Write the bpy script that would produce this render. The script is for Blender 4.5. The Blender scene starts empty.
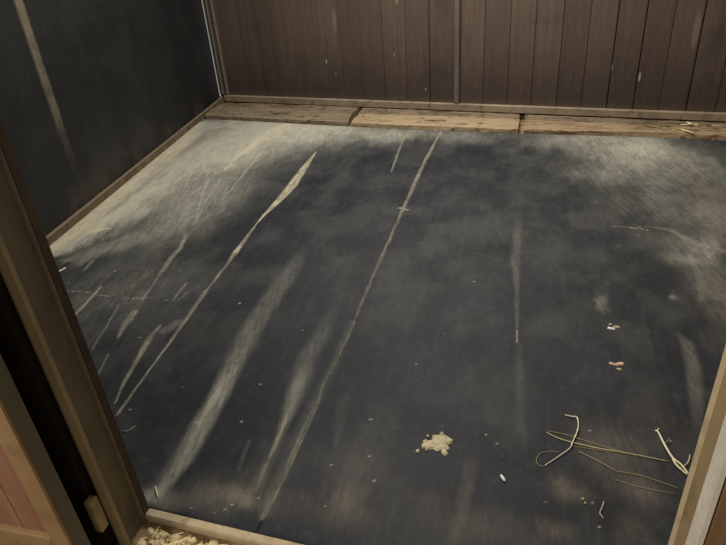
import bpy, bmesh, math, random, json
import numpy as np
from mathutils import Vector, Matrix
random.seed(4)
C = bpy.context.scene.collection
SC = bpy.context.scene

# ------------------------------------------------------------------ helpers
def srgb(r, g, b):
    f = lambda c: (c/255/12.92) if c/255 <= .04045 else ((c/255+.055)/1.055)**2.4
    return (f(r), f(g), f(b), 1)

class MB:
    """collects shapes and links them as ONE mesh object"""
    def __init__(self): self.v = []; self.f = []; self.sm = []
    def add(self, vs, fs, smooth=False):
        o = len(self.v); self.v += [tuple(v) for v in vs]
        self.f += [tuple(i+o for i in f) for f in fs]; self.sm += [smooth]*len(fs)
    def box(self, x0, x1, y0, y1, z0, z1, fr=None, bev=0.0):
        bm = bmesh.new(); bmesh.ops.create_cube(bm, size=1)
        for v in bm.verts:
            v.co = Vector((x0+(v.co.x+.5)*(x1-x0), y0+(v.co.y+.5)*(y1-y0), z0+(v.co.z+.5)*(z1-z0)))
        if bev: bmesh.ops.bevel(bm, geom=bm.edges[:], offset=bev, segments=2, affect='EDGES', profile=.6)
        self.bm(bm, fr)
    def bm(self, bm, fr=None, smooth=False):
        bm.verts.ensure_lookup_table(); bm.verts.index_update()
        vs = [(fr @ v.co) if fr else v.co for v in bm.verts]
        self.add(vs, [[v.index for v in f.verts] for f in bm.faces], smooth); bm.free()
    def extrude(self, prof, p0, p1, side, up=(0,0,1), caps=True):
        """closed profile (a,b) swept from p0 to p1; a along 'side', b along 'up'"""
        p0 = Vector(p0); p1 = Vector(p1); s = Vector(side); u = Vector(up); n = len(prof)
        vs = [p0+s*a+u*b for a, b in prof]+[p1+s*a+u*b for a, b in prof]
        fs = [(i, (i+1) % n, n+(i+1) % n, n+i) for i in range(n)]
        if caps: fs += [tuple(range(n-1, -1, -1)), tuple(range(n, 2*n))]
        self.add(vs, fs)
    def tube(self, pts, rad, n=7, flat=1.0):
        pts = [Vector(p) for p in pts]; rings = []
        for i, p in enumerate(pts):
            t = (pts[min(i+1, len(pts)-1)]-pts[max(i-1, 0)]).normalized()
            a = t.cross(Vector((0, 0, 1)));
            if a.length < 1e-3: a = Vector((1, 0, 0))
            a.normalize(); b = a.cross(t).normalized(); r = rad[i] if hasattr(rad, '__len__') else rad
            rings.append([p+(a*math.cos(q)+b*math.sin(q)*flat)*r for q in [2*math.pi*k/n for k in range(n)]])
        vs = [v for r in rings for v in r]; fs = []
        for i in range(len(rings)-1):
            for k in range(n): fs.append((i*n+k, i*n+(k+1) % n, (i+1)*n+(k+1) % n, (i+1)*n+k))
        fs += [tuple(range(n-1, -1, -1)), tuple(range((len(rings)-1)*n, len(rings)*n))]
        self.add(vs, fs, True)
    def build(self, name, mat, parent=None, origin=None):
        o = Vector(origin) if origin is not None else Vector((0, 0, 0))
        me = bpy.data.meshes.new(name)
        me.from_pydata([tuple(Vector(v)-o) for v in self.v], [], self.f); me.update()
        me.polygons.foreach_set('use_smooth', self.sm)
        bm = bmesh.new(); bm.from_mesh(me); bmesh.ops.recalc_face_normals(bm, faces=bm.faces[:]); bm.to_mesh(me); bm.free()
        me.materials.append(mat)
        ob = bpy.data.objects.new(name, me); C.objects.link(ob)
        if parent is not None: ob.parent = parent; ob.location = o-parent.location
        else: ob.location = o
        return ob

def tag(o, label, cat, group=None):
    o['label'] = label; o['category'] = cat
    if group: o['group'] = group
    return o
def thing(name, label, cat, loc=(0, 0, 0), group=None):
    o = bpy.data.objects.new(name, None); C.objects.link(o); o.location = loc; o.empty_display_size = .1
    return tag(o, label, cat, group)
def struct(o): o['kind'] = 'structure'; return o

# ------------------------------------------------------------------ materials
class N:
    def __init__(self, name):
        self.m = bpy.data.materials.new(name); self.m.use_nodes = True
        self.t = self.m.node_tree; self.b = self.t.nodes['Principled BSDF']
    def new(self, typ, **k):
        n = self.t.nodes.new(typ)
        for a, v in k.items(): setattr(n, a, v)
        return n
    def put(self, sock, v):
        if hasattr(v, 'is_output') or isinstance(v, bpy.types.NodeSocket): self.t.links.new(v, sock)
        else: sock.default_value = v
    def obj(self): return self.new('ShaderNodeTexCoord').outputs['Object']
    def scale(self, vec, s):
        n = self.new('ShaderNodeMapping'); self.put(n.inputs['Vector'], vec); n.inputs['Scale'].default_value = s; return n.outputs[0]
    def noise(self, vec, sc, det=4, rough=.55, dist=0):
        n = self.new('ShaderNodeTexNoise'); self.put(n.inputs['Vector'], vec)
        n.inputs['Scale'].default_value = sc; n.inputs['Detail'].default_value = det
        n.inputs['Roughness'].default_value = rough; n.inputs['Distortion'].default_value = dist
        return n.outputs['Fac']
    def ramp(self, f, a, b, lo=0., hi=1.):
        n = self.new('ShaderNodeMapRange'); n.interpolation_type = 'SMOOTHSTEP'; self.put(n.inputs[0], f)
        n.inputs[1].default_value = a; n.inputs[2].default_value = b; n.inputs[3].default_value = lo; n.inputs[4].default_value = hi
        return n.outputs[0]
    def math(self, op, a, b=0., clamp=False):
        n = self.new('ShaderNodeMath', operation=op); n.use_clamp = clamp; self.put(n.inputs[0], a); self.put(n.inputs[1], b); return n.outputs[0]
    def mix(self, f, a, b, mode='MIX'):
        n = self.new('ShaderNodeMix', data_type='RGBA', blend_type=mode); self.put(n.inputs[0], f)
        self.put(n.inputs[6], a); self.put(n.inputs[7], b); return n.outputs[2]
    def sep(self, v):
        n = self.new('ShaderNodeSeparateXYZ'); self.put(n.inputs[0], v); return n.outputs
    def bump(self, h, st=.3, d=.01):
        n = self.new('ShaderNodeBump'); n.inputs['Strength'].default_value = st; n.inputs['Distance'].default_value = d
        self.put(n.inputs['Height'], h); self.put(self.b.inputs['Normal'], n.outputs[0])
    def done(self, col, rough=.7, spec=.3, metal=0.):
        self.put(self.b.inputs['Base Color'], col); self.put(self.b.inputs['Roughness'], rough)
        self.b.inputs['Specular IOR Level'].default_value = spec; self.b.inputs['Metallic'].default_value = metal
        return self.m

def mat_rubber():
    k = N('worn_black_rubber'); v = k.obj()
    at = k.new('ShaderNodeAttribute', attribute_name='stain'); c = k.new('ShaderNodeSeparateColor'); k.put(c.inputs[0], at.outputs['Color'])
    n1 = k.noise(v, 3.2, 6, .62); n2 = k.noise(v, 26, 4, .6); n3 = k.noise(v, 170, 2, .5)
    nl = k.noise(k.scale(v, (30, 2.2, 1)), 1., 5, .65)
    base = k.mix(k.ramp(n1, .32, .68), srgb(*RUB_A), srgb(*RUB_B))
    base = k.mix(k.math('MULTIPLY', k.ramp(nl, .5, .75), .16), base, srgb(84, 84, 82))
    base = k.mix(k.math('MULTIPLY', k.ramp(n2, .52, .75), .3), base, srgb(72, 72, 72))
    base = k.mix(k.math('MULTIPLY', k.ramp(n3, .62, .8), .3), base, srgb(92, 90, 86))
    g = k.math('ADD', k.math('MULTIPLY', n2, .5), k.math('MULTIPLY', nl, .5))
    st1 = k.noise(k.scale(v, (150, 7, 1)), 1., 4, .7); st2 = k.noise(k.scale(v, (26, 9, 1)), 1., 6, .7)
    g = k.math('ADD', k.math('MULTIPLY', st1, .5), k.math('MULTIPLY', st2, .5))
    def lay(ch, lo, hi):
        m = k.math('MULTIPLY', ch, k.ramp(g, .36, .64, lo, hi)); return k.math('MINIMUM', m, 1.)
    col = k.mix(lay(c.outputs[0], .74, 1.14), base, srgb(*DUST))
    col = k.mix(lay(c.outputs[1], .55, 1.15), col, srgb(*BROWN))
    col = k.mix(lay(c.outputs[2], .4, 1.3), col, srgb(*PALE))
    vv = k.new('ShaderNodeTexVoronoi'); k.put(vv.inputs['Vector'], v); vv.inputs['Scale'].default_value = 16
    spk = k.ramp(vv.outputs['Distance'], .02, .045, 1, 0)
    keep = k.ramp(k.sep(vv.outputs['Color'])[0], .80, .84)
    col = k.mix(k.math('MULTIPLY', k.math('MULTIPLY', spk, keep), .55), col, srgb(150, 144, 130))
    k.bump(k.math('ADD', n2, k.math('MULTIPLY', n3, .6)), .25, .004)
    d = k.math('MAXIMUM', c.outputs[0], c.outputs[2])
    return k.done(col, k.ramp(d, 0, .7, .6, .9), .2)

def mat_planks():
    k = N('old_brown_planks'); v = k.obj(); x, y, z = k.sep(v)
    at = k.new('ShaderNodeAttribute', attribute_name='board'); bd = k.sep(at.outputs['Vector'])
    grain = k.noise(k.scale(v, (26, 26, 1.3)), 1., 6, .62, .4); blot = k.noise(k.scale(v, (1.6, 1.6, 1.9)), 1., 5, .6)
    fine = k.noise(k.scale(v, (120, 120, 7)), 1., 3, .6)
    col = k.mix(k.ramp(grain, .3, .7), srgb(*PLK_A), srgb(*PLK_B))
    col = k.mix(k.math('MULTIPLY', bd[0], .45), col, srgb(64, 50, 44))
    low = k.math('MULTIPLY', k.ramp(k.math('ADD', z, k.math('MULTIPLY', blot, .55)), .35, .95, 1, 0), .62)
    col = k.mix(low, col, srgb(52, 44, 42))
    col = k.mix(k.math('MULTIPLY', k.ramp(blot, .52, .68), .55), col, srgb(54, 50, 52))
    col = k.mix(k.math('MULTIPLY', k.ramp(fine, .55, .75), .3), col, srgb(128, 110, 92))
    col = k.mix(k.math('MULTIPLY', k.ramp(z, .16, .06), .5), col, srgb(104, 88, 68))
    # dried splashes: short vertical drips of their own shape
    for (u, zz, r, h, s) in DRIPS:
        du = k.math('DIVIDE', k.math('ABSOLUTE', k.math('SUBTRACT', x, u)), r)
        dz = k.math('DIVIDE', k.math('ABSOLUTE', k.math('SUBTRACT', z, zz)), h)
        q = k.math('ADD', k.math('MULTIPLY', du, du), k.math('MULTIPLY', dz, dz))
        col = k.mix(k.math('MULTIPLY', k.ramp(q, .5, 1.3, 1, 0), s), col, srgb(170, 162, 150))
    k.bump(k.math('ADD', grain, k.math('MULTIPLY', fine, .5)), .35, .006)
    return k.done(col, .72, .25)

def mat_simple(name, a, b, sc=(8, 8, 8), rough=.7, spec=.3, dust=None, damt=.5, bump=.2, metal=0., dsc=14):
    k = N(name); v = k.obj()
    n = k.noise(k.scale(v, sc), 1., 6, .62, .2); f = k.noise(v, dsc, 5, .65)
    col = k.mix(k.ramp(n, .32, .68), srgb(*a), srgb(*b))
    if dust: col = k.mix(k.math('MULTIPLY', k.ramp(f, .5, .66), damt), col, srgb(*dust))
    k.bump(k.math('ADD', n, f), bump, .005)
    return k.done(col, rough, spec, metal)

def mat_wood(name, a, b, dirt, thr):
    k = N(name); v = k.obj()
    n = k.noise(k.scale(v, (2.2, 55, 55)), 1., 6, .7, .6); f = k.noise(k.scale(v, (5, 26, 26)), 1., 6, .7, .8); c = k.noise(k.scale(v, (9, 14, 14)), 1., 5, .65)
    col = k.mix(k.ramp(n, .35, .65), srgb(*a), srgb(*b))
    col = k.mix(k.math('MULTIPLY', k.ramp(f, thr-.1, thr+.06), .85), col, srgb(*dirt))
    col = k.mix(k.math('MULTIPLY', k.ramp(c, .56, .66), .7), col, srgb(*[int(q*.8) for q in dirt]))
    k.bump(k.math('ADD', n, f), .6, .008)
    return k.done(col, .85, .15)

def mat_leftwall():
    k = N('black_wall_sheet'); v = k.obj(); x, y, z = k.sep(v)      # x runs along the wall, z up
    n = k.noise(v, 2.4, 5, .6); f = k.noise(v, 60, 3, .6); b = k.noise(v, 9, 4, .6)
    col = k.mix(k.ramp(n, .35, .7), srgb(*LW_A), srgb(*LW_B))
    col = k.mix(k.math('MULTIPLY', k.ramp(f, .55, .8), .3), col, srgb(84, 84, 80))
    col = k.mix(k.math('MULTIPLY', k.ramp(z, .3, .0), k.ramp(n, .45, .6, 0, .4)), col, srgb(76, 62, 50))
    # old glue line where two sheets meet, rubbed off towards the floor
    xc = k.math('ADD', k.math('ADD', .462, k.math('MULTIPLY', b, .016)), -.008)
    d = k.math('ABSOLUTE', k.math('SUBTRACT', x, xc))
    line = k.math('MULTIPLY', k.ramp(d, .024, .046, 1, 0), k.ramp(k.math('ADD', z, k.math('MULTIPLY', b, .3)), .35, 1.15, .0, 1.0))
    col = k.mix(k.math('MULTIPLY', line, k.ramp(b, .3, .6, .6, 1.)), col, srgb(112, 103, 85))
    k.bump(f, .15, .004)
    return k.done(col, .6, .3)

RUB_A, RUB_B = (29, 31, 34), (39, 41, 45)
BROWN, DUST, PALE = (104, 92, 78), (172, 168, 150), (196, 186, 156)
PLK_A, PLK_B = (88, 74, 63), (100, 85, 72)
LW_A, LW_B = (25, 25, 25), (36, 36, 35)
GAPS = {11: .003, 12: .003, 10: .0012, 9: .0016, 18: .003, 19: .003, 21: .0035, 13: .001, 15: .0014, 16: .0018, 17: .001, 14: .001}
DRIPS = [(1.27, .905, .007, .028, .7), (1.70, .86, .008, .03, .4), (1.04, .40, .006, .022, .8), (1.12, .30, .005, .012, .6), (1.66, .46, .006, .018, .4), (1.15, .72, .018, .09, .14), (3.31, .38, .006, .03, .5), (3.50, .32, .007, .035, .8), (3.80, .62, .022, .12, .16), (1.92, .19, .008, .015, .4)]
WORLD, WORLD_COL = .26, (1.0, .96, .90)
LAMPS = [('stall_lamp', (-.7, 3.7, 2.7), (-.6, 3.7, 0), (1.6, 1.2), 108, (1, .97, .92)),
         ('aisle_lamp', (-1.9, -.9, 2.5), (-.2, .9, .2), (.6, .4), 48, (1, .92, .78))]
EXPO = 0.0


RUBBER = mat_rubber(); PLANKS = mat_planks(); LEFTW = mat_leftwall()
STEEL = mat_simple('dusty_steel', (96, 86, 66), (124, 112, 88), (9, 9, 9), .6, .35, (150, 136, 106), .5)
STEEL_DK = mat_simple('dark_painted_steel', (58, 48, 37), (72, 60, 46), (7, 7, 7), .6, .35, (92, 80, 60), .3)
POST_FACE = mat_simple('grey_brown_post_paint', (100, 91, 72), (112, 103, 82), (5, 5, 3), .65, .3, (82, 68, 50), .45, .15, dsc=9)
POST_EDGE = mat_simple('tan_lit_edge_paint', (116, 100, 72), (136, 118, 86), (6, 6, 3), .65, .3, (110, 92, 64), .4)  # rounded edge catches light; that light is in this lighter tan
POST_LINE = mat_simple('bead_highlight_paint', (100, 86, 66), (114, 99, 77), (20, 20, 8), .6, .3)  # highlight line along the bead, painted as a paler colour
DOOR_STILE = mat_simple('grey_green_stile_paint', (84, 80, 64), (98, 92, 72), (5, 5, 2), .6, .3, (70, 62, 46), .3, .12)
DOOR_EDGE = mat_simple('tan_door_frame', (140, 112, 78), (156, 128, 92), (8, 8, 3), .65, .3, (116, 92, 62), .4)
DOOR_WOOD = mat_simple('reddish_door_boards', (136, 98, 76), (152, 112, 88), (26, 26, 1.6), .7, .25, (116, 84, 64), .4)
RP_FACE = mat_simple('tan_post_paint', (146, 126, 92), (160, 140, 104), (6, 6, 3), .65, .3, (108, 90, 62), .4, .15, dsc=9)
RP_LIP = mat_simple('lit_post_lip_paint', (196, 176, 140), (208, 190, 154), (14, 14, 5), .6, .3, (150, 128, 94), .4)  # light on the inner lip put into its paler colour
RP_WHITE = mat_simple('whitish_strip', (214, 206, 190), (226, 219, 204), (14, 14, 6), .6, .3, (168, 156, 138), .35)  # whiter than the post face
FRONT_WOOD = mat_simple('brown_front_boards', (124, 96, 66), (140, 110, 78), (24, 24, 1.5), .72, .25, (108, 82, 56), .4)
SILL_GREY = mat_wood('weathered_grey_board', (112, 99, 79), (144, 130, 106), (78, 63, 44), .6)
SILL_LIGHT = mat_wood('worn_light_board', (142, 122, 92), (172, 152, 122), (92, 70, 40), .62)
SILL_BROWN = mat_wood('worn_brownish_board', (134, 112, 84), (170, 146, 118), (88, 62, 32), .58)
SILL_BACK = mat_wood('dirty_back_board', (110, 94, 74), (142, 124, 100), (66, 50, 32), .56)
RAIL = mat_simple('dusty_bottom_rail', (132, 117, 95), (152, 136, 113), (6, 6, 6), .65, .3, (98, 78, 54), .6, .2, dsc=18)
UPRIGHT = mat_simple('grey_upright_paint', (94, 84, 75), (112, 102, 92), (10, 10, 4), .6, .35, (86, 74, 60), .4)
CORNER = mat_simple('grey_corner_channel', (96, 86, 76), (116, 104, 92), (12, 12, 3), .6, .35, (78, 66, 56), .5)
CORNER_LIP = mat_simple('pale_corner_lip', (104, 98, 92), (118, 110, 102), (18, 18, 6), .6, .35)
KICK = mat_simple('brown_kick_angle', (88, 72, 54), (106, 90, 68), (10, 10, 10), .65, .3, (62, 50, 38), .5)
KICK_LIP = mat_simple('lit_kick_lip_paint', (116, 102, 80), (132, 116, 92), (18, 18, 18), .6, .35)  # thin lit top edge of the kick angle, painted paler
THRESH = mat_simple('tan_threshold_angle', (176, 158, 124), (194, 176, 142), (18, 18, 18), .7, .3, (128, 106, 74), .5)
CONCRETE = mat_simple('dirty_concrete', (112, 88, 56), (176, 152, 112), (16, 16, 16), .9, .2, (84, 62, 36), .75, .5, dsc=22)
STRAW = mat_simple('dry_straw', (206, 188, 128), (226, 210, 154), (60, 60, 60), .6, .3)
STRAW_OLD = mat_simple('dull_straw', (158, 140, 100), (178, 160, 118), (60, 60, 60), .65, .3)
STRAW_PALE = mat_simple('bleached_straw', (226, 214, 174), (238, 230, 196), (60, 60, 60), .6, .3)
CHAFF = mat_simple('pale_chaff', (206, 186, 136), (232, 216, 172), (50, 50, 50), .8, .2)
CLUMP = mat_simple('dried_bedding', (176, 162, 128), (206, 194, 162), (60, 60, 60), .9, .15)
WHITE = mat_simple('off_white', (236, 234, 226), (246, 244, 238), (60, 60, 60), .7, .2)
PINKW = mat_simple('pinkish_shaving', (206, 172, 140), (222, 196, 166), (60, 60, 60), .8, .2)
BRIGHT = mat_simple('metal_bracket', (146, 128, 94), (168, 150, 112), (22, 22, 22), .6, .35, (110, 90, 62), .5)

DARK_IN = mat_simple('gap_shade_brown', (44, 36, 28), (54, 45, 35), (8, 8, 8), .85, .15)  # shade of the gap between post and door put into a dark brown
# ------------------------------------------------------------------ floor and mats
f = MB(); f.box(-3.2, 2.2, -.9, 5.6, -.125, -.025); struct(f.build('floor', CONCRETE))

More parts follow.
